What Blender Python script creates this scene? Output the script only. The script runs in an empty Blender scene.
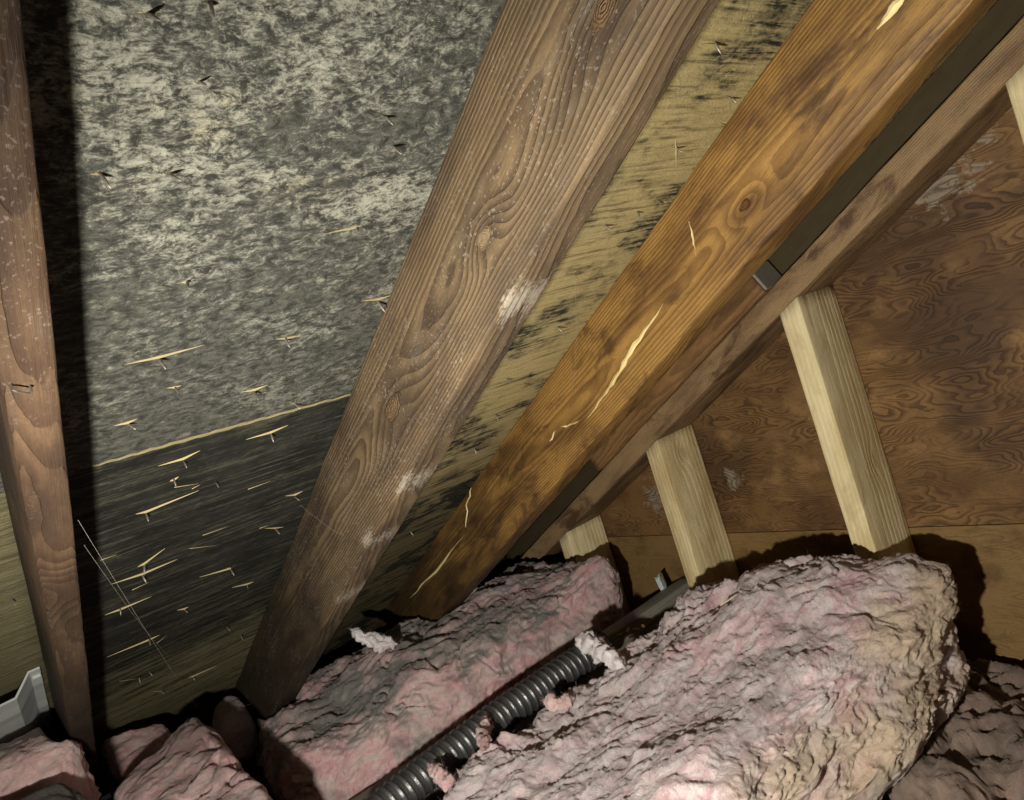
import bpy, bmesh, math, random
import numpy as np
from mathutils import Matrix, Vector

random.seed(7)
rng = np.random.default_rng(7)
scene = bpy.context.scene
COL = scene.collection

# ------------------------------------------------------------------ camera
CZ = 0.95                                   # camera height above the attic floor
FPX = 741.9                                 # focal length in pixels of the 1024 x 800 frame
PITCH = math.radians(26.756)                # roof pitch
MC = np.array([[0.74621558, -0.5890987, -0.31004036],
               [-0.26199219, 0.16826538, -0.95028778],
               [0.61198235, 0.7903477, -0.02877701]])   # rows: camera right, down, forward
cam_d = bpy.data.cameras.new('camera')
cam = bpy.data.objects.new('camera', cam_d)
COL.objects.link(cam)
scene.camera = cam
cam_d.sensor_width = 36.0
cam_d.lens = FPX / 1024 * 36.0
cam_d.clip_start = 0.01
r_, d_, f_ = MC
cam.matrix_world = Matrix(((r_[0], -d_[0], -f_[0], 0), (r_[1], -d_[1], -f_[1], 0),
                           (r_[2], -d_[2], -f_[2], CZ), (0, 0, 0, 1)))

# ------------------------------------------------------------------ world, light, exposure
w = bpy.data.worlds.new('attic_dark')
scene.world = w
w.use_nodes = True
w.node_tree.nodes['Background'].inputs[0].default_value = (0.80, 0.86, 1.0, 1)
w.node_tree.nodes['Background'].inputs[1].default_value = 0.006

LAMP_POS = Vector((-0.10, 0.27, CZ - 0.205))
LAMP_AIM = Vector((1.10, 0.85, CZ - 0.22))
ld = bpy.data.lights.new('torch', 'SPOT')
ld.energy = 44
ld.color = (1.0, 0.93, 0.79)
ld.spot_size = math.radians(160)
ld.spot_blend = 1.0
ld.shadow_soft_size = 0.014
lo = bpy.data.objects.new('torch', ld)
COL.objects.link(lo)
lo.location = LAMP_POS
lo.rotation_euler = (LAMP_AIM - LAMP_POS).to_track_quat('-Z', 'Y').to_euler()

vs = scene.view_settings
vs.view_transform = 'Standard'
vs.look = 'None'
vs.gamma = 1.0
vs.use_curve_mapping = False
vs.exposure = 0.35

# ------------------------------------------------------------------ frames and pixel helpers
CP, SP = math.cos(PITCH), math.sin(PITCH)
H = 0.40                                    # camera to the underside of the roof boards


def ray(px, py):
    r = np.array([(px - 512) / FPX, (py - 400) / FPX, 1.0])
    return r @ MC


def on_z(px, py, z):                        # z below / above the camera
    r = ray(px, py)
    return r / r[2] * z


def on_x(px, py, X):
    r = ray(px, py)
    return r / r[0] * X


def roof_n(v):
    return v[1] * SP + v[2] * CP


def roof_s(v):
    return v[1] * CP - v[2] * SP


def on_roof(px, py, d=0.0):                 # -> (S, X, d) of the roof frame
    r = ray(px, py)
    p = r / roof_n(r) * (H - d)
    return (roof_s(p), p[0], d)


def on_rafter(px, py, X):                   # side face of a rafter -> (S, X, d)
    p = on_x(px, py, X)
    return (roof_s(p), X, H - roof_n(p))


# roof frame: x = down the slope (S), y = world X, z = away from the boards (d)
RX = Vector((0, CP, -SP)); RY = Vector((1, 0, 0)); RZ = Vector((0, -SP, -CP))
ROOF = Matrix(((RX.x, RY.x, RZ.x, 0), (RX.y, RY.y, RZ.y, H * SP), (RX.z, RY.z, RZ.z, H * CP + CZ), (0, 0, 0, 1)))


# ------------------------------------------------------------------ object helpers
def link(name, me, mat=None, parent=None, mw=None, smooth=False):
    o = bpy.data.objects.new(name, me)
    COL.objects.link(o)
    if me is not None and mat is not None and not me.materials:
        me.materials.append(mat)
    if me is not None and smooth:
        me.polygons.foreach_set('use_smooth', [True] * len(me.polygons))
    if parent is not None:
        o.parent = parent
    if mw is not None:
        o.matrix_local = mw
    return o


def tag(o, label=None, cat=None, group=None, kind=None):
    if label: o['label'] = label
    if cat: o['category'] = cat
    if group: o['group'] = group
    if kind: o['kind'] = kind
    return o


def mesh(name, v, f):
    me = bpy.data.meshes.new(name)
    me.from_pydata([tuple(p) for p in v], [], [tuple(q) for q in f])
    me.validate()
    me.update()
    return me


# ------------------------------------------------------------------ numpy gradient noise
_perm = rng.permutation(256)
_perm = np.concatenate([_perm, _perm, _perm])
_g = rng.normal(size=(256, 3)); _g /= np.linalg.norm(_g, axis=1)[:, None]


def pnoise(p):
    p = np.asarray(p, float)
    i = np.floor(p).astype(int); fr = p - i; i &= 255
    u = fr * fr * fr * (fr * (fr * 6 - 15) + 10)
    out = 0
    for dx in (0, 1):
        for dy in (0, 1):
            for dz in (0, 1):
                h = _perm[_perm[_perm[i[:, 0] + dx] + i[:, 1] + dy] + i[:, 2] + dz]
                g = _g[h]
                dv = fr - np.array([dx, dy, dz])
                wgt = (u[:, 0] if dx else 1 - u[:, 0]) * (u[:, 1] if dy else 1 - u[:, 1]) * (u[:, 2] if dz else 1 - u[:, 2])
                out = out + wgt * np.einsum('ij,ij->i', g, dv)
    return out * 1.5


def fbm(p, oct=4, gain=0.5):
    a, s, f = 1.0, 0.0, 1.0
    for k in range(oct):
        s = s + a * pnoise(np.asarray(p) * f + 17.3 * k)
        a *= gain; f *= 2.03
    return s


# ------------------------------------------------------------------ shader helper: arithmetic on sockets
class E:
    tree = None

    def __init__(self, s): self.s = s

    @staticmethod
    def put(inp, v):
        if isinstance(v, E): E.tree.links.new(v.s, inp)
        else: inp.default_value = v

    @staticmethod
    def m(op, a, b=None, c=None, clamp=False):
        n = E.tree.nodes.new('ShaderNodeMath'); n.operation = op; n.use_clamp = clamp
        E.put(n.inputs[0], a)
        if b is not None: E.put(n.inputs[1], b)
        if c is not None: E.put(n.inputs[2], c)
        return E(n.outputs[0])

    def __add__(s, o): return E.m('ADD', s, o)
    def __radd__(s, o): return E.m('ADD', o, s)
    def __sub__(s, o): return E.m('SUBTRACT', s, o)
    def __rsub__(s, o): return E.m('SUBTRACT', o, s)
    def __mul__(s, o): return E.m('MULTIPLY', s, o)
    def __rmul__(s, o): return E.m('MULTIPLY', o, s)
    def __truediv__(s, o): return E.m('DIVIDE', s, o)
    def __pow__(s, o): return E.m('POWER', s, o)


def sat(a): return E.m('ADD', a, 0.0, clamp=True)
def absn(a): return E.m('ABSOLUTE', a)
def mx(a, b): return E.m('MAXIMUM', a, b)


def sstep(a, lo, hi):
    n = E.tree.nodes.new('ShaderNodeMapRange'); n.interpolation_type = 'SMOOTHSTEP'
    E.put(n.inputs[0], a)
    n.inputs[1].default_value = lo; n.inputs[2].default_value = hi
    if lo > hi:
        n.inputs[1].default_value = hi; n.inputs[2].default_value = lo
        n.inputs[3].default_value = 1; n.inputs[4].default_value = 0
    return E(n.outputs[0])


def coords(kind='Object'):
    n = E.tree.nodes.new('ShaderNodeTexCoord')
    return E(n.outputs[kind])


def sep(v):
    n = E.tree.nodes.new('ShaderNodeSeparateXYZ'); E.put(n.inputs[0], v)
    return E(n.outputs[0]), E(n.outputs[1]), E(n.outputs[2])


def vec(x, y, z):
    n = E.tree.nodes.new('ShaderNodeCombineXYZ')
    E.put(n.inputs[0], x); E.put(n.inputs[1], y); E.put(n.inputs[2], z)
    return E(n.outputs[0])


def vmul(v, t):
    n = E.tree.nodes.new('ShaderNodeVectorMath'); n.operation = 'MULTIPLY'
    E.put(n.inputs[0], v); n.inputs[1].default_value = t
    return E(n.outputs[0])


def vadd(v, o):
    n = E.tree.nodes.new('ShaderNodeVectorMath'); n.operation = 'ADD'
    E.put(n.inputs[0], v); E.put(n.inputs[1], o)
    return E(n.outputs[0])


def noise(v, scale=1.0, detail=3.0, rough=0.5, dist=0.0, col=False):
    n = E.tree.nodes.new('ShaderNodeTexNoise')
    E.put(n.inputs['Vector'], v)
    n.inputs['Scale'].default_value = scale; n.inputs['Detail'].default_value = detail
    n.inputs['Roughness'].default_value = rough; n.inputs['Distortion'].default_value = dist
    return E(n.outputs[1 if col else 0])


def mix(fac, a, b):
    n = E.tree.nodes.new('ShaderNodeMix'); n.data_type = 'RGBA'
    E.put(n.inputs[0], fac)
    for i, c in ((6, a), (7, b)):
        E.put(n.inputs[i], c if isinstance(c, E) else (*c, 1))
    return E(n.outputs[2])


def material(name, fn):
    """fn() returns dict(color, rough, bump height, bump distance, spec, metal)"""
    m = bpy.data.materials.new(name); m.use_nodes = True
    E.tree = m.node_tree
    b = m.node_tree.nodes['Principled BSDF']
    r = fn()
    c = r['color']
    E.put(b.inputs['Base Color'], c if isinstance(c, E) else (*c, 1))
    E.put(b.inputs['Roughness'], r.get('rough', 0.8))
    E.put(b.inputs['Specular IOR Level'], r.get('spec', 0.25))
    E.put(b.inputs['Metallic'], r.get('metal', 0.0))
    if 'sheen' in r: b.inputs['Sheen Weight'].default_value = r['sheen']
    if 'sss' in r:
        b.inputs['Subsurface Weight'].default_value = r['sss']; b.inputs['Subsurface Radius'].default_value = (0.012, 0.009, 0.008); b.inputs['Subsurface Scale'].default_value = 1.0
    if 'alpha' in r: E.put(b.inputs['Alpha'], r['alpha'])
    if 'bump' in r:
        n = m.node_tree.nodes.new('ShaderNodeBump')
        n.inputs['Strength'].default_value = r.get('bstr', 1.0)
        n.inputs['Distance'].default_value = r.get('bdist', 0.001)
        E.put(n.inputs['Height'], r['bump'])
        m.node_tree.links.new(n.outputs[0], b.inputs['Normal'])
    return m


def wood(name, light, mid, dark, pith=(0.03, 0.06), freq=220, knots=(), seed=0.0, wob=0.010, contrast=0.6,
         dust=0.0, dustcol=(0.50, 0.47, 0.41), stain=0.5, staincol=None, spots=(), rough=0.7, spec=0.25, taper=0.02, grime=0.4, darker=None):
    """lumber along local x; real growth rings round a pith line at (y, z) = pith; knots: (x, z, a, b)"""
    def fn():
        co = coords(); x, y, z = sep(co)
        sv = vadd(co, (seed, seed * 1.7, seed * 0.6))
        n1 = noise(vmul(sv, (1.3, 3, 3)), 1, 2, 0.5) - 0.5
        n2 = noise(vmul(sv, (1.7, 3, 3)), 1, 2, 0.5) - 0.5
        n3 = noise(vmul(sv, (16, 45, 45)), 1, 4, 0.6) - 0.5
        yy = y - pith[0] + n1 * (wob * 4)
        zz = z - pith[1] + n2 * (wob * 4) + x * taper
        r = E.m('SQRT', yy * yy + zz * zz) + n3 * 0.0016
        kin = None
        for (kx, kz, a, b) in knots:
            dx = (x - kx) * (1 / a); dz = (z - kz + n3 * 0.004) * (1 / b)
            q = E.m('SQRT', dx * dx * 0.45 + dz * dz)
            r = r + E.m('EXPONENT', q * q * -0.30) * 0.013
            k = sstep(q, 1.6, 0.6)
            kin = k if kin is None else mx(kin, k)
        ph = E.m('FRACT', r * freq)
        late = sstep(ph, 0.15, 0.90) * sstep(ph, 1.0, 0.92)
        late = late * (0.45 + 0.55 * noise(vmul(sv, (6, 60, 60)), 1, 2, 0.6)) * 1.4
        fib = noise(vmul(sv, (10, 420, 420)), 1, 4, 0.7)
        big = noise(vmul(sv, (5, 18, 18)), 1, 5, 0.62)
        sh = noise(vmul(sv, (14, 70, 70)), 1, 5, 0.65)
        fine = noise(vmul(sv, (180, 330, 330)), 1, 4, 0.7)
        c = mix(sat(late * contrast + (fib - 0.5) * 0.9), light, mid)
        c = mix(sat(sstep(big, 0.40, 0.66) * 0.70 + late * contrast * 0.30), c, dark)
        c = mix(sat((sh - 0.45) * 2.2) * 0.35, c, dark)
        if staincol:
            st = noise(vmul(sv, (8, 20, 20)), 1, 6, 0.66, 0.8)
            c = mix(sstep(st, 0.50, 0.68) * stain, c, staincol)
        if darker:  # darker towards the foot end, edge broken up by noise
            foot_mix = sstep(x * 1.0 + (big - 0.5) * 1.1 + (sh - 0.5) * 0.5, darker[0], darker[1])
            c = mix(foot_mix * 0.72, c, mix(fib, (0.030, 0.022, 0.013), (0.014, 0.011, 0.008)))
        if kin is not None:
            c = mix(kin * 0.55, c, dark)
        c = mix(sat((fine - 0.48) * 2.5) * grime, c, tuple(k * 0.6 for k in dark))
        pd = None
        if dust:
            spk = noise(vmul(sv, (300, 380, 380)), 1, 2, 0.6)
            dm = sstep(noise(vmul(sv, (6, 20, 20)), 1, 4, 0.62), 0.34, 0.70)
            pd = sat(sstep(spk, 0.58, 0.70) * dm * dust + sstep(sh, 0.5, 0.8) * dm * dust * 0.40)
        for (kx, kz, a, b) in spots:
            dx = (x - kx) * (1 / a); dz = (z - kz) * (1 / b)
            q = E.m('SQRT', dx * dx + dz * dz)
            k = sstep(q + (fine - 0.5) * 2.6 + (sh - 0.5) * 2.4, 0.8, -0.1) * 0.36
            pd = k if pd is None else mx(pd, k)
        if pd is not None:
            c = mix(pd, c, dustcol)
        return dict(color=c, rough=rough, spec=spec, bump=late * -0.5 + fib * 0.7 + sh * 0.8 + fine * 0.25, bdist=0.0013, bstr=0.9)
    return material(name, fn)


def knot_mat(name, light, dark, a, b):
    def fn():
        co = coords(); x, y, z = sep(co)
        n = noise(co, 140, 4, 0.6) - 0.5
        dx = x * (1 / a); dz = z * (1 / b)
        q = E.m('SQRT', dx * dx + dz * dz) + n * 0.5
        late = absn(E.m('SINE', q * 15.0))
        c = mix(sat(late * 0.7 + sstep(q, 0.6, 1.0) * 0.6), light, dark)
        c = mix(sstep(noise(co, 420, 3, 0.7), 0.5, 0.7) * 0.6, c, (0.03, 0.018, 0.010))
        return dict(color=c, rough=0.6, bump=late + n, bdist=0.0012)
    return material(name, fn)


# ------------------------------------------------------------------ materials of the shell
def mold_panel(name, lower, clean):
    """roof plywood, face grain along local y (world X)"""
    def fn():
        co = coords(); s, x, d = sep(co)
        wv = vadd(co, vmul(noise(vmul(co, (30, 20, 1)), 1, 3, 0.6, col=True), (0.012, 0.012, 0.0)))
        str_ = noise(vmul(co, (170, 9, 1)), 1, 5, 0.68)              # grain streaks
        str2 = noise(vmul(co, (60, 5, 1)), 1, 4, 0.6, 0.3)
        crust = noise(vmul(wv, (135, 75, 1)), 1, 6, 0.74, 0.4)         # crusty growth
        fine = noise(vmul(wv, (420, 240, 1)), 1, 4, 0.7)
        mid = noise(vmul(co, (26, 13, 1)), 1, 5, 0.62)
        big = noise(vmul(co, (7, 4, 1)), 1, 5, 0.58)
        black = mix(sstep(mid, 0.35, 0.7), (0.011, 0.012, 0.011), (0.028, 0.029, 0.025))
        if lower:
            # black streaky growth, thinning out to olive wood near the eave and left of the first rafter
            eave = sstep(s + (mid - 0.5) * 0.25, 1.22, 1.60)
            left = sstep(x, 0.07, 0.03)
            m = sstep(str_ * 0.55 + str2 * 0.35 + crust * 0.25 - eave * 0.10 - left * 0.16, 0.43, 0.60)
            wood_c = mix(str_, (0.30, 0.27, 0.15), (0.14, 0.125, 0.065))
            c = mix(m, mix(eave, (0.085, 0.083, 0.062), wood_c), black)
            c = mix(left * 0.75, c, mix(sstep(str_, 0.35, 0.7), (0.28, 0.25, 0.14), (0.12, 0.105, 0.05)))
            c = mix(sstep(crust, 0.60, 0.72) * 0.20, c, (0.26, 0.26, 0.21))
        elif clean:
            bl = sstep(mid * 0.6 + big * 0.5, 0.53, 0.66)
            low = sstep(s + (mid - 0.5) * 0.5, 0.75, 1.35)
            m = sat(sstep(str_ * 0.6 + str2 * 0.5, 0.56, 0.70) * 0.6 + bl * sstep(str_ * 0.6 + crust * 0.5, 0.42, 0.60) * 0.95 + low * 0.7)
            c = mix(sat((str_ - 0.3) * 1.6), (0.50, 0.42, 0.21), (0.26, 0.20, 0.085))
            c = mix(sstep(big, 0.45, 0.65) * 0.4, c, (0.30, 0.28, 0.18))
            c = mix(m, c, black)
            c = mix(sat((fine - 0.5) * 2.2) * 0.5, c, (0.06, 0.05, 0.03))
        else:
            gr = mix(sat((str_ - 0.25) * 1.7), (0.375, 0.378, 0.32), (0.20, 0.203, 0.172))
            ol = sstep(noise(vmul(co, (11, 6, 1)), 1, 5, 0.6), 0.52, 0.70)
            gr = mix(ol * 0.7, gr, (0.38, 0.33, 0.19))
            down = sstep(s + (big - 0.5) * 0.45, 0.30, 0.72)
            tone = mid * 0.35 + big * 0.35 + down * 0.055
            m = sstep(crust * 0.60 + fine * 0.38 + tone, 0.70, 0.88)
            dk = mix(sstep(crust, 0.4, 0.65), (0.090, 0.091, 0.080), (0.030, 0.031, 0.028))
            c = mix(m, gr, dk)
            c = mix(down * 0.55, c, dk)
        return dict(color=c, rough=0.85, spec=0.15, bump=crust * 1.0 + str_ * 0.7 + fine * 0.3, bdist=0.0042 if not clean else 0.0026, bstr=0.9)
    return material(name, fn)


M_UP = mold_panel('mouldy_plywood_grey', False, False)
M_LOW = mold_panel('mouldy_plywood_black', True, False)
M_CLEAN = mold_panel('weathered_plywood_olive', False, True)


def gable_ply(name, lighter):
    """rotary-cut veneer: contour lines of a stretched height field; local coords are world offsets"""
    def fn():
        co = coords(); x, y, z = sep(co)
        wv = vadd(co, vmul(noise(vmul(co, (1, 5, 9)), 1, 3, 0.5, col=True), (0.0, 0.05, 0.04)))
        hf = noise(vmul(wv, (1, 2.6, 9.5)), 1, 3, 0.5)
        hf2 = noise(vmul(co, (1, 30, 90)), 1, 3, 0.6)
        ph = E.m('FRACT', hf * 46 + hf2 * 0.9 + z * 40)
        late = sstep(ph, 0.25, 0.90) * sstep(ph, 1.0, 0.90)
        late = late * sstep(noise(vmul(co, (1, 8, 14)), 1, 4, 0.6), 0.30, 0.62)
        fib = noise(vmul(co, (1, 25, 420)), 1, 4, 0.68)
        fine = noise(vmul(co, (1, 220, 300)), 1, 4, 0.7)
        big = noise(vmul(co, (1, 5, 7)), 1, 6, 0.62)
        big2 = noise(vmul(vadd(co, (3, 5, 1)), (1, 8, 13)), 1, 6, 0.64)
        if lighter:
            c = mix(sat(late * 0.5 + (fib - 0.3) * 0.5), (0.245, 0.155, 0.062), (0.135, 0.080, 0.030))
            c = mix(sstep(big2, 0.48, 0.66) * 0.7, c, (0.10, 0.055, 0.022))
        else:
            c = mix(sat(late * 0.9 + (fib - 0.45) * 0.6), (0.225, 0.126, 0.049), (0.086, 0.044, 0.019))
            c = mix(sstep(big, 0.42, 0.64) * 0.8, c, mix(late, (0.095, 0.047, 0.019), (0.040, 0.020, 0.010)))
            c = mix(sstep(big2, 0.54, 0.70) * 0.5, c, (0.36, 0.215, 0.088))
            for (cy, cz, ry, rz, st) in ((0.50, -0.15, 0.12, 0.10, 0.9), (0.54, -0.30, 0.05, 0.06, 0.8), (1.06, -0.30, 0.14, 0.09, 0.8), (0.45, 0.02, 0.3, 0.03, 0.6), (0.58, -0.02, 0.1, 0.06, 0.7)):
                dy = (y - cy) * (1 / ry); dz = (z - cz) * (1 / rz)
                q = E.m('SQRT', dy * dy + dz * dz) + (big2 - 0.5) * 2.6 + (fine - 0.5) * 0.6
                c = mix(sstep(q, 1.2, 0.2) * st, c, mix(late, (0.085, 0.045, 0.022), (0.028, 0.016, 0.010)))
            for (cy, cz, ry, rz) in ((0.46, 0.075, 0.065, 0.045), (1.27, -0.39, 0.05, 0.05), (1.03, -0.36, 0.03, 0.03), (0.40, 0.13, 0.03, 0.02)):
                dy = (y - cy) * (1 / ry); dz = (z - cz) * (1 / rz)
                q = E.m('SQRT', dy * dy + dz * dz) + (noise(vmul(co, (1, 45, 60)), 1, 5, 0.68) - 0.5) * 4.0
                c = mix(sstep(q, 0.8, 0.3) * 0.7, c, mix(late, (0.32, 0.28, 0.22), (0.13, 0.105, 0.08)))
        c = mix(sat((fine - 0.48) * 2.2) * 0.5, c, (0.04, 0.022, 0.010))
        return dict(color=c, rough=0.62, spec=0.3, bump=late * -0.6 + fib * 0.4 + big2, bdist=0.0012, bstr=0.8)
    return material(name, fn)


M_GABLE = gable_ply('stained_gable_plywood', False)
M_GABLE2 = gable_ply('tan_gable_plywood', True)
M_FLOOR = material('dusty_ceiling_board', lambda: dict(color=mix(noise(coords(), 12, 4), (0.10, 0.09, 0.08), (0.05, 0.045, 0.04)), rough=0.95))
M_BACK = material('dark_roofing_felt', lambda: dict(color=mix(noise(coords(), 30, 4), (0.02, 0.02, 0.02), (0.035, 0.033, 0.03)), rough=0.95))


# ------------------------------------------------------------------ lumber meshes
def lumber_mesh(x0, x1, y0, y1, z0, z1, rad=0.003, seg=0.03, rag=0.0006, wane=0.0, cut0=0.0, cut1=0.0, seed=0.0):
    """box along x with rounded, slightly ragged arrises; cut: end slope dx per y"""
    prof = []
    for (cy, cz, a0) in ((y0 + rad, z0 + rad, 180), (y1 - rad, z0 + rad, 270), (y1 - rad, z1 - rad, 0), (y0 + rad, z1 - rad, 90)):
        for k in range(4):
            a = math.radians(a0 + k * 30)
            prof.append((cy + rad * math.cos(a), cz + rad * math.sin(a)))
    # extra points along the flats
    full = []
    n = len(prof)
    for i in range(n):
        a, b = prof[i], prof[(i + 1) % n]
        full.append(a)
        L = math.dist(a, b)
        k = int(L / 0.02)
        for j in range(1, k):
            full.append((a[0] + (b[0] - a[0]) * j / k, a[1] + (b[1] - a[1]) * j / k))
    P = np.array(full); n = len(P)
    cnt = max(2, int((x1 - x0) / seg) + 1)
    xs = np.linspace(x0, x1, cnt)
    V = np.zeros((cnt, n, 3))
    V[:, :, 0] = xs[:, None]; V[:, :, 1] = P[None, :, 0]; V[:, :, 2] = P[None, :, 1]
    t = np.linspace(0, 1, cnt)[:, None]
    V[:, :, 0] += (cut0 * (1 - t) + cut1 * t) * (P[None, :, 0] - y0)
    c = P.mean(0)
    fl = V.reshape(-1, 3)
    nz = pnoise(fl * np.array([9, 40, 40]) + seed) * rag * 2 + pnoise(fl * np.array([40, 120, 120]) + seed) * rag
    dirs = fl[:, 1:] - c
    dirs /= np.linalg.norm(dirs, axis=1)[:, None]
    fl[:, 1:] += dirs * nz[:, None]
    f = []
    for i in range(cnt - 1):
        for j in range(n):
            k = (j + 1) % n
            f.append((i * n + j, (i + 1) * n + j, (i + 1) * n + k, i * n + k))
    f.append(tuple(range(n)))
    f.append(tuple(reversed(range((cnt - 1) * n, cnt * n))))
    me = mesh('lumber', fl, f)
    bm = bmesh.new(); bm.from_mesh(me); bmesh.ops.recalc_face_normals(bm, faces=bm.faces[:])
    for fc in bm.faces: fc.smooth = len(fc.verts) == 4
    bm.to_mesh(me); bm.free()
    return me


def box_mesh(x0, x1, y0, y1, z0, z1, bev=0.001):
    bm = bmesh.new()
    bmesh.ops.create_cube(bm, size=1)
    for v in bm.verts:
        v.co = Vector(((x0 + x1) / 2 + v.co.x * (x1 - x0), (y0 + y1) / 2 + v.co.y * (y1 - y0), (z0 + z1) / 2 + v.co.z * (z1 - z0)))
    if bev: bmesh.ops.bevel(bm, geom=bm.edges[:], offset=bev, segments=1, affect='EDGES')
    me = bpy.data.meshes.new('board'); bm.to_mesh(me); bm.free()
    return me


def ribbon(pts, widths, nrm, thick):
    """jagged flat splinter strip along pts (in a local frame), lifted along nrm"""
    pts = [Vector(p) for p in pts]; nrm = Vector(nrm)
    v, f = [], []
    for i, p in enumerate(pts):
        t = (pts[min(i + 1, len(pts) - 1)] - pts[max(i - 1, 0)]).normalized()
        s = t.cross(nrm).normalized() * widths[i] * 0.5
        v += [p + s - nrm * thick * 0.3, p + nrm * thick, p - s - nrm * thick * 0.3]
    for i in range(len(pts) - 1):
        a = i * 3
        f += [(a, a + 1, a + 4, a + 3), (a + 1, a + 2, a + 5, a + 4), (a + 2, a, a + 3, a + 5)]
    f += [(0, 2, 1), (len(v) - 3, len(v) - 2, len(v) - 1)]
    return mesh('ribbon', v, f)


# ------------------------------------------------------------------ the shell
ceiling = link('ceiling', None); ceiling.matrix_world = ROOF
tag(ceiling, 'sloping mouldy plywood roof deck seen from inside the attic', None, None, 'structure')
S_J = 0.70
X_J = 0.417
panels = {}
def panel(key, s0, s1, x0, x1, mat, proud=0.0):
    o = link('plywood_panel', box_mesh(s0 + .001, s1 - .001, x0 + .001, x1 - .001, -0.013 + proud, proud, 0.0008), mat, ceiling)
    panels[key] = o
    return o
panel('up', -0.52, S_J, -0.80, X_J, M_UP)['label'] = 'grey mouldy speckled plywood panel'
panel('low', S_J, 1.92, -0.80, X_J, M_LOW, -0.0006)['label'] = 'black mouldy streaked lower plywood panel'
panel('right', -0.12, 1.10, X_J, 1.31, M_CLEAN)['label'] = 'olive weathered plywood panel'
panel('right2', 1.10, 2.30, X_J, 1.31, M_CLEAN)
panel('low2', 1.92, 2.30, -0.80, X_J, M_LOW)
panel('top', -1.74, -0.52, -0.80, X_J, M_UP)
panel('top2', -1.34, -0.12, X_J, 1.31, M_CLEAN)
link('roofing_felt', box_mesh(-1.8, 2.3, -0.8, 1.33, -0.018, -0.0145, 0), M_BACK, ceiling)

wall = link('wall_gable', None); wall.location = (0, 0, CZ)
tag(wall, 'stained brown plywood gable wall', None, None, 'structure')
WX = 1.31
def wall_panel(pts, mat):
    v = [(WX, y, z) for y, z in pts] + [(WX + 0.012, y, z) for y, z in pts]
    n = len(pts)
    f = [tuple(range(n)), tuple(reversed(range(n, 2 * n)))] + [(i, (i + 1) % n, n + (i + 1) % n, n + i) for i in range(n)]
    me = mesh('panel', v, f)
    bm = bmesh.new(); bm.from_mesh(me); bmesh.ops.recalc_face_normals(bm, faces=bm.faces[:]); bm.to_mesh(me); bm.free()
    return link('plywood_panel', me, mat, wall)
def roofz(y): return (H - y * SP) / CP
ZJ = lambda y: -0.485 + 0.0 * y
wall_panel([(-1.1, ZJ(0) + .001), (2.0 - 0.12, ZJ(0) + .001), (1.876, roofz(1.876)), (-1.1, roofz(-1.1))], M_GABLE)
wall_panel([(-1.1, -CZ), (2.2, -CZ), (2.2, roofz(2.2)), (1.879, ZJ(0) - .001), (-1.1, ZJ(0) - .001)], M_GABLE2)['label'] = 'paler tan lower plywood panel'

fl = link('floor', box_mesh(-0.8, 1.33, -1.1, 2.26, -0.02, 0, 0), M_FLOOR)
tag(fl, 'dark dusty ceiling board between the joists', None, None, 'structure')
we = link('wall_eave', box_mesh(-0.8, 1.33, 2.22, 2.24, 0, CZ + roofz(2.22) - 0.02, 0), M_GABLE2)
tag(we, 'low board closing the eave behind the insulation', None, None, 'structure')

# ------------------------------------------------------------------ rafters
def rafter(name, X0, X1, depth, mat, label, seed, s0=-1.75, s1=2.1, skew=0.0):
    o = link(name, None)
    o.matrix_world = ROOF
    link('timber', lumber_mesh(s0, s1, X0, X1, 0.0, depth, 0.0035, 0.02, 0.0007, seed=seed), mat, o, Matrix.Rotation(skew, 4, 'Z'))
    return tag(o, label, 'rafter', 'roof rafters')


def knot(parent, c, a, b, light, dark, label):
    """slightly proud oval knot on the side face of a rafter; c = (S, X, d)"""
    v = [(0, -0.0016, 0)]; f = []
    n = 20
    for r in (0.35, 0.7, 1.0):
        for k in range(n):
            t = 2 * math.pi * k / n
            w_ = r * (1 + 0.10 * math.sin(3 * t + a * 900))
            v.append((math.cos(t) * a * w_, -0.0016 * (1 - r * r) + 0.0004 * (r > .9), math.sin(t) * b * w_))
    for k in range(n):
        f.append((0, 1 + (k + 1) % n, 1 + k))
        for q in (0, 1):
            f.append((1 + q * n + k, 1 + q * n + (k + 1) % n, 1 + (q + 1) * n + (k + 1) % n, 1 + (q + 1) * n + k))
    o = link('knot', mesh('knot', v, f), knot_mat('knot_wood', light, dark, a, b), parent, Matrix.Translation((c[0], c[1] - 0.0005, c[2])), True)
    o['label'] = label
    return o


X1, X2, X3 = 0.042, 0.396, 0.800
k2a = on_rafter(484, 238, X2); k2b = on_rafter(393, 408, X2); k2c = on_rafter(605, 8, X2)
k3a = on_rafter(745, 205, X3); k3b = on_rafter(600, 300, X3)
sp = [on_rafter(px, py, X2) for px, py in ((508, 308), (438, 445), (405, 487), (368, 540), (338, 600))]
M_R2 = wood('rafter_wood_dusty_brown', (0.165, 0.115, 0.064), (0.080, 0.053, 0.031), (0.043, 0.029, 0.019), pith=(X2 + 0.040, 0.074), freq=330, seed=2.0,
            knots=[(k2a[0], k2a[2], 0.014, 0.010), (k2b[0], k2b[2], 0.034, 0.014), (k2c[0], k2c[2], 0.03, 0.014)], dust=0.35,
            spots=[(k_[0], k_[2], 0.040, 0.016) for k_ in sp], contrast=0.85, wob=0.006, taper=0.025, darker=(0.75, 1.5))
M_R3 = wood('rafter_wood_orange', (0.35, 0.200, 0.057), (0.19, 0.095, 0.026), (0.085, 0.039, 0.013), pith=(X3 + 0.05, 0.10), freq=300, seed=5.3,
            knots=[(k3a[0], k3a[2], 0.016, 0.009)], staincol=(0.050, 0.024, 0.011), stain=0.8, contrast=0.65, wob=0.009, taper=0.04, spec=0.35, rough=0.55, darker=(0.85, 1.6))
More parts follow.
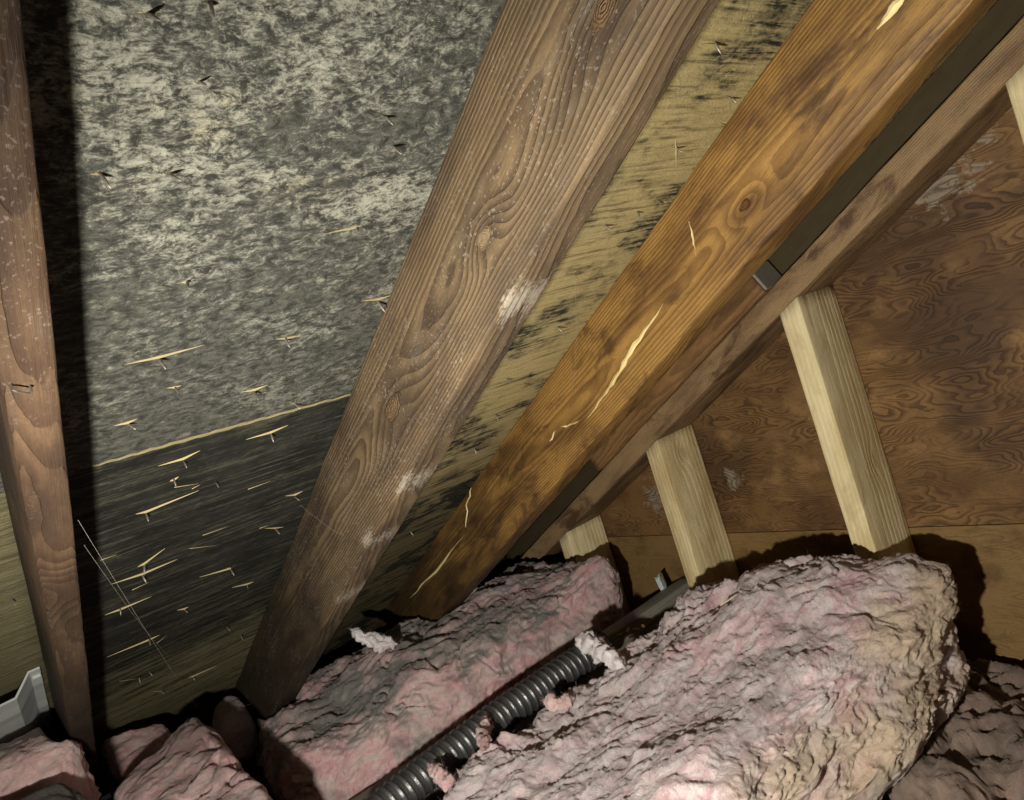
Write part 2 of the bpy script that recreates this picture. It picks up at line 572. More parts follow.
M_R1 = wood('rafter_wood_red_brown', (0.100, 0.062, 0.036), (0.054, 0.030, 0.018), (0.029, 0.016, 0.011), pith=(X1 + 0.018, 0.085), freq=330, seed=9.1,
            knots=[(0.72, 0.1, 0.02, 0.012)], dust=0.15, contrast=0.7, wob=0.010, staincol=(0.022, 0.012, 0.008), stain=0.6, taper=0.03, darker=(0.45, 1.1))
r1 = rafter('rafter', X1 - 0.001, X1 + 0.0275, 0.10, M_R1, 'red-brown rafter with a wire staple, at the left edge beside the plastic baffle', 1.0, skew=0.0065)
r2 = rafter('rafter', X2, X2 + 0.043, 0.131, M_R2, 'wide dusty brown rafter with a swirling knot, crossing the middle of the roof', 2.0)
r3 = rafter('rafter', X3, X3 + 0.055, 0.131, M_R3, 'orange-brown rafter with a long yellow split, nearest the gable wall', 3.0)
M_R0 = wood('rafter_wood_plain', (0.22, 0.13, 0.065), (0.12, 0.064, 0.035), (0.065, 0.033, 0.018), pith=(-0.33, 0.07), freq=300, seed=4.4, contrast=0.5)
r0 = rafter('rafter', -0.366, -0.328, 0.131, M_R0, 'plain brown rafter on the far left side of the plastic baffle', 4.0)
knot(r2, k2a, 0.013, 0.0065, (0.36, 0.27, 0.165), (0.13, 0.085, 0.048), 'small pale oval knot')
knot(r2, k2b, 0.026, 0.0110, (0.185, 0.122, 0.066), (0.052, 0.034, 0.020), 'large swirling brown knot')
knot(r2, k2c, 0.016, 0.0085, (0.16, 0.098, 0.050), (0.085, 0.052, 0.029), 'reddish knot at the top of the view')
knot(r3, k3a, 0.009, 0.0055, (0.24, 0.12, 0.04), (0.07, 0.033, 0.014), 'small dark knot')

# torn pale grain on rafter 3
M_TORN = wood('torn_pale_wood', (0.95, 0.84, 0.45), (0.85, 0.70, 0.32), (0.62, 0.46, 0.18), grime=0.1, freq=500, seed=1.0, contrast=0.4)
def torn(parent, X, pix, wid, label='pale yellow torn grain'):
    pts = []
    for i in range(len(pix) - 1):
        for k in range(4):
            t = k / 4
            px = pix[i][0] * (1 - t) + pix[i + 1][0] * t + random.uniform(-1, 1) * .8
            py = pix[i][1] * (1 - t) + pix[i + 1][1] * t + random.uniform(-1, 1) * .8
            s = on_rafter(px, py, X); pts.append((s[0], X - 0.0006, s[2]))
    s = on_rafter(*pix[-1], X); pts.append((s[0], X - 0.0006, s[2]))
    n = len(pts)
    ws = [max(0.0006, wid * math.sin(math.pi * (i + 0.4) / n) * random.uniform(0.45, 1.15)) for i in range(n)]
    o = link('torn_grain', ribbon(pts, ws, (0, -1, 0), 0.0012), M_TORN, parent)
    o['label'] = label
    return o
torn(r3, X3, [(664, 304), (650, 325), (630, 352), (616, 378), (603, 397), (588, 418)], 0.008)
torn(r3, X3, [(582, 419), (570, 425), (560, 427)], 0.005)
torn(r3, X3, [(556, 430), (550, 441)], 0.004)
torn(r3, X3, [(907, -6), (893, 9), (877, 29)], 0.010, 'bright yellow chipped patch')
torn(r3, X3, [(690, 222), (694, 240), (696, 256)], 0.003)
torn(r3, X3, [(472, 487), (467, 505), (466, 527)], 0.005)
torn(r3, X3, [(464, 535), (445, 560), (425, 582), (410, 598)], 0.006)

# staple on rafter 1
M_WIRE = material('grey_wire', lambda: dict(color=(0.45, 0.44, 0.42), rough=0.35, metal=0.9))
M_NAIL = material('nail_steel', lambda: dict(color=mix(noise(coords(), 400, 3), (0.50, 0.47, 0.42), (0.10, 0.085, 0.07)), rough=0.45, metal=0.7))


def tube_mesh(pts, rad, n=6, caps=True):
    pts = [Vector(p) for p in pts]
    rads = rad if isinstance(rad, (list, tuple)) else [rad] * len(pts)
    v, f = [], []
    up = None
    for i, p in enumerate(pts):
        t = (pts[min(i + 1, len(pts) - 1)] - pts[max(i - 1, 0)]).normalized()
        if up is None: up = t.orthogonal().normalized()
        up = (up - t * up.dot(t)).normalized()
        s = t.cross(up)
        for k in range(n):
            a = 2 * math.pi * k / n
            v.append(p + (up * math.cos(a) + s * math.sin(a)) * rads[i])
    for i in range(len(pts) - 1):
        for k in range(n):
            f.append((i * n + k, i * n + (k + 1) % n, (i + 1) * n + (k + 1) % n, (i + 1) * n + k))
    if caps:
        f.append(tuple(reversed(range(n)))); f.append(tuple(range((len(pts) - 1) * n, len(pts) * n)))
    return mesh('tube', v, f)


a = on_roof(11, 386, 0.10); b = on_roof(30, 387, 0.10)
stp = link('staple', tube_mesh([(a[0] - .002, a[1], 0.0985), (a[0] - .0005, a[1], 0.1035), (a[0], a[1] + .0015, 0.1045), (b[0], b[1] - .0015, 0.1045), (b[0] - .0005, b[1], 0.1035), (b[0] - .002, b[1], 0.0985)], 0.0007), M_WIRE, r1)
stp['label'] = 'thin metal staple'

# ------------------------------------------------------------------ gable framing
PX = 1.18
M_PLATE = wood('plate_wood_grey_brown', (0.36, 0.24, 0.125), (0.22, 0.135, 0.068), (0.13, 0.074, 0.040), pith=(PX + .03, 0.0), freq=260, seed=7.7, staincol=(0.06, 0.030, 0.018), stain=0.8, contrast=0.18, dust=0.3, wob=0.02)
pl = link('sloping_top_plate', lumber_mesh(-1.6, 1.95, PX, WX - .002, 0.066, 0.110, 0.004, 0.02, 0.0010, seed=8), M_PLATE)
pl.matrix_world = ROOF
tag(pl, 'sloping grey-brown top plate resting on the pale gable studs', 'beam')
M_SLOTSHADE = material('slot_shade_brown', lambda: dict(color=mix(noise(vmul(coords(), (20, 60, 60)), 1, 5, 0.65), (0.085, 0.066, 0.038), (0.05, 0.038, 0.022)), rough=0.9, spec=0.1, bump=noise(coords(), 120, 4), bdist=0.001))
sb = link('slot_shade_board', lumber_mesh(-1.6, 1.95, PX + .085, PX + .100, 0.001, 0.063, 0.002, 0.04, 0.0004, seed=3), M_SLOTSHADE)  # added strip: the shade of the slot is put into its dark colour
sb.matrix_world = ROOF
tag(sb, 'added dark strip in place of the shade in the slot above the sloping top plate', 'board')
M_BLOCK = wood('block_wood', (0.32, 0.18, 0.072), (0.18, 0.092, 0.036), (0.09, 0.045, 0.020), pith=(PX + .06, 0.05), freq=300, seed=11.7, contrast=0.5)
M_ENDG = material('grey_end_grain', lambda: dict(color=mix(noise(coords(), 160, 4, 0.6), (0.34, 0.32, 0.27), (0.19, 0.175, 0.14)), rough=0.85))
bk = link('filler_block', None)
bk.matrix_world = ROOF
link('timber', lumber_mesh(0.658, 1.285, PX + .004, PX + .078, 0.003, 0.063, 0.005, 0.02, 0.0008, seed=9), M_BLOCK, bk)
link('end_grain', box_mesh(0.652, 0.6575, PX + .006, PX + .076, 0.005, 0.061, 0.0015), M_ENDG, bk)['label'] = 'weathered grey end grain'
tag(bk, 'brown filler block wedged between the top plate and the roof deck', 'block')

M_STUD = wood('pale_stud_wood', (0.88, 0.77, 0.49), (0.74, 0.62, 0.35), (0.56, 0.44, 0.22), grime=0.15, pith=(0.10, 0.02), freq=110, seed=3.1, contrast=0.35, staincol=(0.42, 0.33, 0.15), stain=0.4, wob=0.01, knots=[(0.30, 0.08, 0.012, 0.010)])
M_STUD2 = wood('pale_stud_wood_knotty', (0.84, 0.72, 0.44), (0.70, 0.57, 0.30), (0.50, 0.36, 0.16), grime=0.15, pith=(0.10, 0.02), freq=110, seed=6.1, contrast=0.35, staincol=(0.42, 0.33, 0.15), stain=0.4, wob=0.012, knots=[(0.030, 0.065, 0.010, 0.012)])
# local frame of a stud: x down, y towards -Y, z towards the wall
SMAT = Matrix(((0, 0, 1, 0), (0, -1, 0, 0), (-1, 0, 0, 0), (0, 0, 0, 1)))
stud_w = 0.041
def stud(Yl, label, mat, bottom=-0.94, seed=0.0):
    ztop = (H - 0.1105 - Yl * SP) / CP
    L = ztop - bottom
    me = lumber_mesh(0.0, L, 0.0, stud_w, 0.0, WX - PX - 0.002, 0.0025, 0.025, 0.0006, cut0=-SP / CP, seed=seed)
    o = link('gable_stud', me, mat)
    o.matrix_world = Matrix.Translation((PX, Yl, CZ + ztop)) @ SMAT
    return tag(o, label, 'stud', 'pale gable studs')
stud(0.317, 'pale wooden stud cut off by the upper right corner of the view', M_STUD, seed=1)
stud(0.724, 'tall pale wooden stud rising behind the large pink batt', M_STUD, seed=2)
stud(1.129, 'pale wooden stud with a dark knot near its top, beside the grey joist', M_STUD2, seed=3)
stud(1.520, 'short pale wooden stud nearest the eave, behind the far batt', M_STUD, seed=4)

# grey joist lying along the gap
M_JOIST = wood('joist_grey', (0.27, 0.26, 0.22), (0.19, 0.18, 0.15), (0.12, 0.11, 0.09), freq=200, seed=8.8, contrast=0.35)
j = link('ceiling_joist', lumber_mesh(-0.6, 1.305, 1.205, 1.247, -CZ, -0.585, 0.003, 0.03, seed=5), M_JOIST)
j.location = (0, 0, CZ)
tag(j, 'grey weathered joist running to the wall behind the corrugated duct', 'joist')

# ------------------------------------------------------------------ nails and splinters in the roof deck
M_SPL = material('splinter_wood', lambda: dict(color=mix(noise(vmul(coords(), (300, 30, 300)), 1, 3), (0.56, 0.48, 0.28), (0.32, 0.26, 0.13)), rough=0.7))
def nail_mesh():
    pts = [(0, 0, -0.004), (0, 0, 0.006), (0, 0, 0.0085), (0, 0, 0.0125)]
    return tube_mesh(pts, [0.0013, 0.0013, 0.0011, 0.0001], 8)
NM = nail_mesh()
NM.materials.append(M_NAIL)
NM.polygons.foreach_set('use_smooth', [True] * len(NM.polygons))
def spl_mesh(seed):
    rr = random.Random(seed)
    n = 7; pts = []; ws = []
    for i in range(n):
        t = i / (n - 1)
        pts.append((rr.uniform(-.02, .02), t, 0.0))
        ws.append((1 - t) ** 0.7 * rr.uniform(.7, 1.1) + 0.06)
    v, f = [], []
    for i, p in enumerate(pts):
        h = (1 - i / (n - 1))
        v += [(p[0] - ws[i] / 2, p[1], -0.1), (p[0], p[1], h * 1.0 + 0.12), (p[0] + ws[i] / 2, p[1], -0.1)]
    for i in range(n - 1):
        q = i * 3
        f += [(q, q + 1, q + 4, q + 3), (q + 1, q + 2, q + 5, q + 4), (q + 2, q, q + 3, q + 5)]
    f += [(0, 2, 1), (3 * n - 3, 3 * n - 2, 3 * n - 1)]
    me = mesh('splinter', v, f); me.materials.append(M_SPL)
    return me
SM = [spl_mesh(i) for i in range(5)]


def which(s, x):
    if x > X_J: return panels['right'] if s < 1.10 else panels['right2']
    if s < -0.52: return panels['top']
    return panels['up'] if s < S_J else panels['low']


def add_nail(px, py):
    s, x, _ = on_roof(px, py)
    o = link('nail', NM, None, which(s, x))
    o.matrix_local = Matrix.Translation((s, x, 0)) @ Matrix.Rotation(random.uniform(-.35, .35), 4, 'X') @ Matrix.Rotation(random.uniform(-.35, .35), 4, 'Y') @ Matrix.Scale(random.uniform(.7, 1.15), 4)


def add_splinter(p0, p1, wid=0.0015, lift=0.002):
    """from the nail at p0 out to the tip p1 (pixels on the deck)"""
    a = on_roof(*p0); b = on_roof(*p1)
    L = math.dist(a[:2], b[:2])
    ang = math.atan2(b[1] - a[1], b[0] - a[0]) - math.pi / 2
    o = link('splinter', random.choice(SM), None, which(a[0], a[1]))
    o.matrix_local = Matrix.Translation((a[0], a[1], 0)) @ Matrix.Rotation(ang, 4, 'Z') @ Matrix.Diagonal((wid, L, lift, 1))


def crop(ox, oy, k, *pts): return [(ox + p[0] / k, oy + p[1] / k) for p in pts]
K = 2.909
marks = []   # (origin, nail, tips...)
for o, items in (((0, 265), [((460, 270), (360, 290), (595, 232)), ((545, 48), (525, 52), (562, 42)), ((830, 212), (800, 216), (875, 205)), ((508, 355), (485, 358), (528, 350)),
                             ((740, 368), (700, 370), (780, 348)), ((370, 460), (330, 468), (400, 447)), ((858, 403), (838, 400), (876, 406)), ((788, 490), (715, 508), (838, 466)),
                             ((535, 572), (460, 585), (582, 540)), ((505, 622), (494, 629), (520, 616)), ((628, 632),), ((425, 722), (395, 725), (578, 656)), ((858, 675), (830, 672), (880, 658)), ((800, 766), (770, 766), (825, 762))]),
                 ((0, 525), [((415, 148), (325, 172), (515, 100)), ((672, 130), (580, 152), (660, 126)), ((350, 243), (305, 262), (440, 208)), ((718, 172), (675, 182), (738, 165)), ((535, 245), (515, 248), (548, 238)),
                             ((435, 330), (312, 384), (464, 320)), ((660, 297),), ((700, 318),), ((435, 428),), ((405, 445),), ((35, 215),), ((470, 480), (440, 484), (492, 486)), ((560, 440), (548, 444), (630, 410)), ((420, 115), (400, 122), (480, 68))]),
                 ((0, 0), [((430, 42), (380, 40), (475, 38)), ((612, 6), (580, 2), (628, 14)), ((290, 503), (262, 508)), ((490, 507), (475, 497), (515, 503)), ((580, 238),)]),
                 ((340, 0), [((132, 338), (112, 328), (146, 344)), ((155, 425),), ((48, 661), (-45, 680), (65, 655)), ((930, 585), (918, 578), (944, 592)), ((865, 615),), ((770, 655),)]),
                 ((340, 265), [((110, 106), (60, 105), (150, 88)), ((630, 180),), ((485, 330),), ((452, 434),), ((390, 532),), ((445, 497),), ((205, 775),)]),
                 ((674, 0), [((118, 124), (80, 127), (150, 124)), ((168, 284), (150, 276), (180, 292)), ((155, 363), (130, 355), (166, 372)), ((5, 430), (4, 405), (6, 490))])):
    for it in items:
        pp = crop(o[0], o[1], K, *it)
        add_nail(*pp[0])
        root = pp[0]
        if len(pp) == 3:                                    # root of both slivers close to the line of their tips
            p, q, n_ = map(np.array, (pp[1], pp[2], pp[0]))
            t = np.dot(n_ - p, q - p) / np.dot(q - p, q - p)
            root = tuple(0.75 * (p + (q - p) * t) + 0.25 * n_)
        for q in pp[1:]:
            add_splinter(root, q)
# a few slivers lifted without a nail
for k in range(14):
    px = random.uniform(100, 330); py = random.uniform(480, 690)
    if px < 420 - py * 0.26 - 8: add_splinter((px, py), (px + random.uniform(8, 26), py - random.uniform(2, 9)), 0.0009, 0.0006)
M_EDGE = material('splintered_edge', lambda: dict(color=mix(noise(vmul(coords(), (300, 25, 300)), 1, 4, 0.7), (0.34, 0.29, 0.155), (0.06, 0.052, 0.03)), rough=0.8))
# pale torn strip along the joint of the two panels
pts = []; ws = []
A, B = (92, 466), (352, 394)
for i in range(41):
    t = i / 40
    s, x, _ = on_roof(A[0] + (B[0] - A[0]) * t, A[1] + (B[1] - A[1]) * t)
    pts.append((s + 0.0008 * math.sin(i * 1.9), x, 0.0003)); ws.append(0.003 + 0.003 * math.sin(math.pi * t) + random.uniform(-.0018, .0018))
te = link('torn_edge', ribbon(pts, ws, (0, 0, 1), 0.0012), M_EDGE, panels['low'])
te['label'] = 'pale splintered panel edge'

# ------------------------------------------------------------------ glass-fibre batts
def fiber_mat(name, pink, pale, dust, dustiness=0.5, tan=None, tan_at=None, dark=1.0):
    def fn():
        co = coords(); x, y, z = sep(co)
        wv = vadd(co, vmul(noise(co, 14, 3, 0.55, col=True), (0.06, 0.06, 0.06)))
        sw = noise(vmul(wv, (16, 30, 30)), 1, 6, 0.66, 0.9)
        fine = noise(vmul(wv, (70, 150, 150)), 1, 5, 0.72, 1.2)
        blot = noise(vmul(co, (8, 11, 11)), 1, 5, 0.62)
        g = E.tree.nodes.new('ShaderNodeNewGeometry'); nx, ny, nz = sep(E(g.outputs['Normal']))
        c = mix(sstep(sw, 0.36, 0.62), pink, pale)
        c = mix(sstep(blot, 0.50, 0.68) * 0.6, c, pale)
        du = sat(sstep(noise(vmul(co, (6, 8, 8)), 1, 6, 0.64) + nz * 0.14, 0.48, 0.74) * dustiness * 1.3 + sstep(sw, 0.52, 0.72) * dustiness * 0.5)
        c = mix(du, c, mix(fine, dust, tuple(k * 2.0 for k in dust)))
        if tan:
            q = (y * tan_at[0]) + tan_at[1] + (blot - 0.5) * 2.2
            c = mix(sstep(q, 0.0, 1.0) * 0.75, c, mix(sw, tan, tuple(min(1, k * 1.4) for k in tan)))
        c = mix(sstep(fine, 0.44, 0.24) * 0.45, c, tuple(k * 0.6 for k in dust))
        c = mix(sstep(fine, 0.58, 0.72) * 0.5, c, tuple(min(1, k * 1.15) for k in pale))
        return dict(color=c, rough=0.95, spec=0.05, sheen=0.15, sss=0.4, bump=fine * 1.0 + sw * 0.5, bdist=0.0038, bstr=0.9)
    return material(name, fn)


def add_fibres(o, me, mat, fibres, zmin=-9.0, lo=0.005, hi=0.018):
    """loose curling strands standing off a fleece"""
    n = len(me.vertices)
    co = np.zeros(n * 3); me.vertices.foreach_get('co', co); co = co.reshape(-1, 3)
    nrm = np.zeros(n * 3); me.vertices.foreach_get('normal', nrm); nrm = nrm.reshape(-1, 3)
    pick = rng.choice(np.where(co[:, 2] > zmin)[0], fibres)
    base = co[pick]; nn = nrm[pick]
    dirs = rng.normal(size=(fibres, 3)); dirs -= nn * np.einsum('ij,ij->i', dirs, nn)[:, None] * 0.85
    dirs += nn * rng.uniform(0.0, 0.35, fibres)[:, None]
    dirs /= np.linalg.norm(dirs, axis=1)[:, None]
    curl = rng.normal(size=(fibres, 3)) * 0.8
    ln = rng.uniform(lo, hi, fibres); wd = rng.uniform(0.00010, 0.00022, fibres)
    base = base - nn * 0.001 + rng.normal(size=(fibres, 3)) * 0.001
    m = 4
    sd = np.cross(dirs, nn + rng.normal(size=(fibres, 3)) * 0.4); sd /= np.linalg.norm(sd, axis=1)[:, None] + 1e-9
    rows = []; p = base.copy(); dcur = dirs.copy()
    for k in range(m + 1):
        ww = (wd * (1 - k / (m + 0.3)))[:, None]
        rows += [p - sd * ww, p + sd * ww]
        dcur = dcur + curl * 0.35; dcur /= np.linalg.norm(dcur, axis=1)[:, None]
        p = p + dcur * (ln / m)[:, None]
    V = np.stack(rows, 1).reshape(-1, 3)
    b0 = np.arange(fibres) * (2 * (m + 1))
    F = np.concatenate([np.stack([b0 + 2 * k, b0 + 2 * k + 1, b0 + 2 * k + 3, b0 + 2 * k + 2], 1) for k in range(m)])
    fm = bpy.data.meshes.new('fibres'); fm.from_pydata(V.tolist(), [], F.tolist()); fm.update()
    fo = link('loose_fibres', fm, mat, o)
    fo['kind'] = 'stuff'


def fit_under(Wd):
    """press the batt down below the deck and the rafters it is tucked under"""
    x, y, z = Wd[:, 0], Wd[:, 1], Wd[:, 2]
    z = np.minimum(z, (H - 0.008 - y * SP) / CP)
    for X0, X1_, dd in ((X1, X1 + .037, .10), (X2, X2 + .043, .131), (X3, X3 + .055, .131), (-.366, -.328, .131)):
        inside = np.clip((np.minimum(x - X0, X1_ - x) + 0.020) / 0.015, 0, 1)
        lim = (H - dd - 0.006 - y * SP) / CP
        z = np.where(z > lim, z + (lim - z) * inside, z)
    baf = (x > -0.33) & (x < 0.044) & (y > 1.15)
    z = np.where(baf, np.minimum(z, (H - 0.044 - y * SP) / CP), z)
    Wd[:, 2] = np.maximum(z, -CZ + 0.002)
    return Wd


def batt(name, corners, zb, zt, n, mat, label, amp=1.0, rad=0.05, seed=0.0, fibres=5000, group='pink glass-fibre batts', stretch=(1, 1, 1), shape=None, cat='insulation'):
    """corners: plan (x, y) of (x-,y-), (x+,y-), (x+,y+), (x-,y+); zb/zt bottom and top heights (camera-relative) at those corners"""
    C = np.array(corners, float)
    zb = np.array(zb if hasattr(zb, '__len__') else [zb] * 4, float); zt = np.array(zt if hasattr(zt, '__len__') else [zt] * 4, float)
    Lx = (np.linalg.norm(C[1] - C[0]) + np.linalg.norm(C[2] - C[3])) / 2
    Ly = (np.linalg.norm(C[3] - C[0]) + np.linalg.norm(C[2] - C[1])) / 2
    Lz = float(np.mean(zt - zb))
    a = np.array([Lx, Ly, Lz]) / 2
    h = max(Lx, Ly) / n
    N = [max(4, int(round(l / h))) for l in (Lx, Ly, Lz)]
    idx = {}; pts = []; f = []
    def vid(i, jj, k):
        key = (i, jj, k)
        if key not in idx:
            idx[key] = len(pts); pts.append(key)
        return idx[key]
    for ax in range(3):
        u, v = [q for q in range(3) if q != ax]
        for side in (0, N[ax]):
            for p in range(N[u]):
                for q in range(N[v]):
                    quad = []
                    for dp, dq in ((0, 0), (1, 0), (1, 1), (0, 1)):
                        t = [0, 0, 0]; t[ax] = side; t[u] = p + dp; t[v] = q + dq
                        quad.append(vid(*t))
                    flip = (side == 0) != (ax == 1)
                    f.append(tuple(reversed(quad)) if flip else tuple(quad))
    G = np.array(pts, float)
    P = (G / np.array(N) * 2 - 1) * a
    r = min(rad, a.min() * 0.95)
    inner = np.clip(P, -(a - r), a - r)
    dn = P - inner
    dn /= np.linalg.norm(dn, axis=1)[:, None]
    P = inner + dn * r
    st = np.array(stretch)
    Q = P * st + seed * 3.1
    warp = np.stack([fbm(Q * 7 + 11, 3), fbm(Q * 7 + 37, 3), fbm(Q * 7 + 71, 3)], 1) * 0.05
    W = Q + warp
    aniso = np.array([0.55, 1.2, 1.2])
    d1 = fbm(Q * 4.0, 2) * 0.026
    d2 = fbm(W * aniso * 10, 3) * 0.015
    d3 = np.abs(fbm(W * aniso * 17 + 5, 3)) * 0.012 - 0.004
    cre = np.abs(fbm((W + warp * 1.2) * np.array([2.6, 7, 7]) + 3, 2))
    keep = np.clip(pnoise(Q * 5 + 40) * 2.5 + 0.1, 0, 1)
    d4 = -np.exp(-(cre / 0.040) ** 2) * 0.024 * keep
    lump = np.abs(fbm((W + warp * 0.9) * np.array([40, 55, 55]), 3, 0.6)) * 0.0048 + fbm((W + warp) * 110, 2) * 0.0012
    disp = (d1 + d2 + d3 + d4 + lump) * amp
    P = P + dn * disp[:, None]
    P += warp * 0.18 * amp
    U = P / a
    tx, ty, tz = [(U[:, i] + 1) / 2 for i in range(3)]
    wts = np.stack([(1 - tx) * (1 - ty), tx * (1 - ty), tx * ty, (1 - tx) * ty], 1)
    xy = wts @ C
    zz = (wts @ zb) * (1 - tz) + (wts @ zt) * tz
    Wd = np.column_stack([xy, zz])
    if shape is not None: Wd = shape(Wd)
    Wd = fit_under(Wd)
    org = np.array([C[:, 0].mean(), C[:, 1].mean(), zb.min()])
    me = bpy.data.meshes.new(name)
    me.from_pydata((Wd - org).tolist(), [], f); me.update()
    o = link(name, None)
    o.location = (org[0], org[1], org[2] + CZ)
    link('fleece', me, mat, o, None, True)
    tag(o, label, cat, group)
    if fibres: add_fibres(o, me, mat, fibres, zb.min() + 0.02 - org[2])
    return o


PINK = (0.58, 0.36, 0.385); PALE = (0.72, 0.60, 0.58); DUST = (0.20, 0.185, 0.18)
M_F1 = fiber_mat('glass_fibre_pink_tan', (0.55, 0.365, 0.395), (0.68, 0.61, 0.625), (0.235, 0.21, 0.222), 0.5, tan=(0.45, 0.355, 0.235), tan_at=(-10.0, -1.9))
M_F2 = fiber_mat('glass_fibre_dusty', (0.56, 0.32, 0.35), (0.60, 0.49, 0.48), (0.14, 0.137, 0.132), 0.85)
M_F3 = fiber_mat('glass_fibre_brown_dirt_shade', (0.24, 0.165, 0.14), (0.29, 0.22, 0.18), (0.09, 0.072, 0.058), 0.6)  # brown dirt, darkened further to carry the shade on this batt
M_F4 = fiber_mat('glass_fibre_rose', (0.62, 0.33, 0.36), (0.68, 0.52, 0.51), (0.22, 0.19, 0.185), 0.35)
M_F5 = fiber_mat('glass_fibre_soot_shade', (0.085, 0.085, 0.080), (0.13, 0.125, 0.12), (0.045, 0.045, 0.042), 0.6)  # dark tone of the corner roll; painted shade on the gap layer

def front_shape(Wd):
    # swollen far corner
    x, y, z = Wd[:, 0], Wd[:, 1], Wd[:, 2]
    top = np.clip((z + 0.72) / 0.22, 0, 1)
    Wd[:, 2] += top * 0.050 * np.exp(-((x - 1.04) / 0.17) ** 2 - ((y - 0.76) / 0.13) ** 2)
    return Wd
batt('insulation_batt', [(0.25, 0.62), (1.145, 0.535), (1.14, 0.99), (0.27, 1.115)], [-0.69, -0.67, -0.94, -0.94], [-0.55, -0.465, -0.500, -0.560], 330, M_F1,
     'large pink batt with a tan edge, in front of the tall stud', amp=1.0, rad=0.07, seed=1.0, fibres=9000, shape=front_shape)
batt('insulation_batt', [(0.295, 1.285), (1.16, 1.30), (1.165, 1.66), (0.385, 1.70)], -0.94, [-0.51, -0.465, -0.465, -0.475], 280, M_F2,
     'long grey-dusted pink batt lying behind the corrugated duct', amp=1.0, rad=0.06, seed=2.0, fibres=6000)
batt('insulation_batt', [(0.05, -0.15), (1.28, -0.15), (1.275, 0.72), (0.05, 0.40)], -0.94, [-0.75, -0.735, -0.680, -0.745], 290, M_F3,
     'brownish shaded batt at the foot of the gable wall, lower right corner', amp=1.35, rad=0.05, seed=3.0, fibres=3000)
a = on_z(190, 715, -0.39); b = on_z(97, 806, -0.40); c = on_z(283, 812, -0.42)
batt('insulation_batt', [(0.078, b[1] - .30), (c[0] + .005, c[1]), (a[0] + .01, a[1] + .01), (0.078, b[1] + .01)], -0.94, [-0.42, -0.42, -0.385, -0.40], 110, M_F4,
     'small pink batt with a pointed corner, at the bottom left', amp=0.55, rad=0.02, seed=4.0, fibres=2000)
batt('insulation_batt', [(-0.32, 1.16), (0.050, 1.165), (0.050, 1.44), (-0.32, 1.44)], -0.94, [-0.245, -0.255, -0.27, -0.27], 90, M_F4,
     'rose batt tucked under the white plastic baffle', amp=0.8, rad=0.04, seed=5.0, fibres=1200)
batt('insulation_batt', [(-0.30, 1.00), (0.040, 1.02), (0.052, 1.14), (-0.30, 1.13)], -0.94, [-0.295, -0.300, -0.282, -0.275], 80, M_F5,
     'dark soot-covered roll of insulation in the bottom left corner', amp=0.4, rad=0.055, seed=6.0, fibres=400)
batt('insulation_batt', [(0.09, 1.44), (0.28, 1.46), (0.37, 1.80), (0.09, 1.80)], -0.94, [-0.585, -0.585, -0.575, -0.575], 60, M_F5,  # added lower layer, its dark colour stands in for shade in the gap
     'added batt coloured dark for the shade deep in the gap between the small and the long batt', amp=0.5, rad=0.04, seed=12.0, fibres=0)
batt('insulation_scrap', [(0.10, 1.50), (0.20, 1.50), (0.22, 1.62), (0.10, 1.62)], -0.565, [-0.43, -0.44, -0.405, -0.40], 50, M_F4,
     'small pink scrap of insulation right of the red-brown rafter foot', amp=0.5, rad=0.03, seed=7.0, fibres=400, group='scraps of insulation by the eave')
batt('insulation_scrap', [(0.30, 1.60), (0.35, 1.61), (0.37, 1.72), (0.31, 1.72)], -0.565, [-0.495, -0.49, -0.455, -0.455], 50, M_F2,
     'small folded scrap of insulation at the foot of the wide rafter', amp=0.5, rad=0.03, seed=8.0, fibres=400, group='scraps of insulation by the eave')

# ------------------------------------------------------------------ corrugated duct
M_DUCT = material('corrugated_aluminium', lambda: dict(color=mix(noise(coords(), 60, 4, 0.6), (0.26, 0.27, 0.28), (0.07, 0.073, 0.077)), rough=0.42, metal=0.8, bump=noise(coords(), 300, 2), bdist=0.0006))
def duct():
    pts = []; n = 28
    path = [on_z(366, 822, -0.565), on_z(440, 762, -0.557), on_z(505, 712, -0.553), on_z(560, 674, -0.552), on_z(606, 643, -0.552)]
    path = np.array(path)
    seg = np.concatenate([[0], np.cumsum(np.linalg.norm(np.diff(path, axis=0), axis=1))])
    L = seg[-1]
    rings = int(L / 0.0017)
    ts = np.linspace(0, L, rings)
    P = np.stack([np.interp(ts, seg, path[:, i]) for i in range(3)], 1)
    ker = np.ones(31) / 31
    Pp = np.pad(P, ((15, 15), (0, 0)), mode='edge')
    P = np.stack([np.convolve(Pp[:, i], ker, 'valid') for i in range(3)], 1)
    T = np.gradient(P, axis=0); T /= np.linalg.norm(T, axis=1)[:, None]
    up = np.array([0, 0, 1.0])
    v = []; f = []
    pitch = 0.0150
    for i in range(rings):
        s = np.cross(T[i], up); s /= np.linalg.norm(s); u = np.cross(s, T[i])
        for k in range(n):
            a = 2 * math.pi * k / n
            ph = (ts[i] / pitch + k / n) % 1.0
            prof = max(0.0, math.cos(2 * math.pi * ph)) ** 3
            rr = 0.0255 + 0.0034 * prof
            v.append(P[i] + (s * math.cos(a) + u * math.sin(a)) * rr)
    for i in range(rings - 1):
        for k in range(n):
            f.append((i * n + k, i * n + (k + 1) % n, (i + 1) * n + (k + 1) % n, (i + 1) * n + k))
    o = link('corrugated_duct', mesh('duct', np.array(v), f), M_DUCT, None, None, True)
    o.location = (0, 0, CZ)
    md = o.modifiers.new('wall', 'SOLIDIFY'); md.thickness = 0.0008; md.offset = -1
    return tag(o, 'dark grey corrugated metal duct lying between two pink batts', 'duct')
duct()

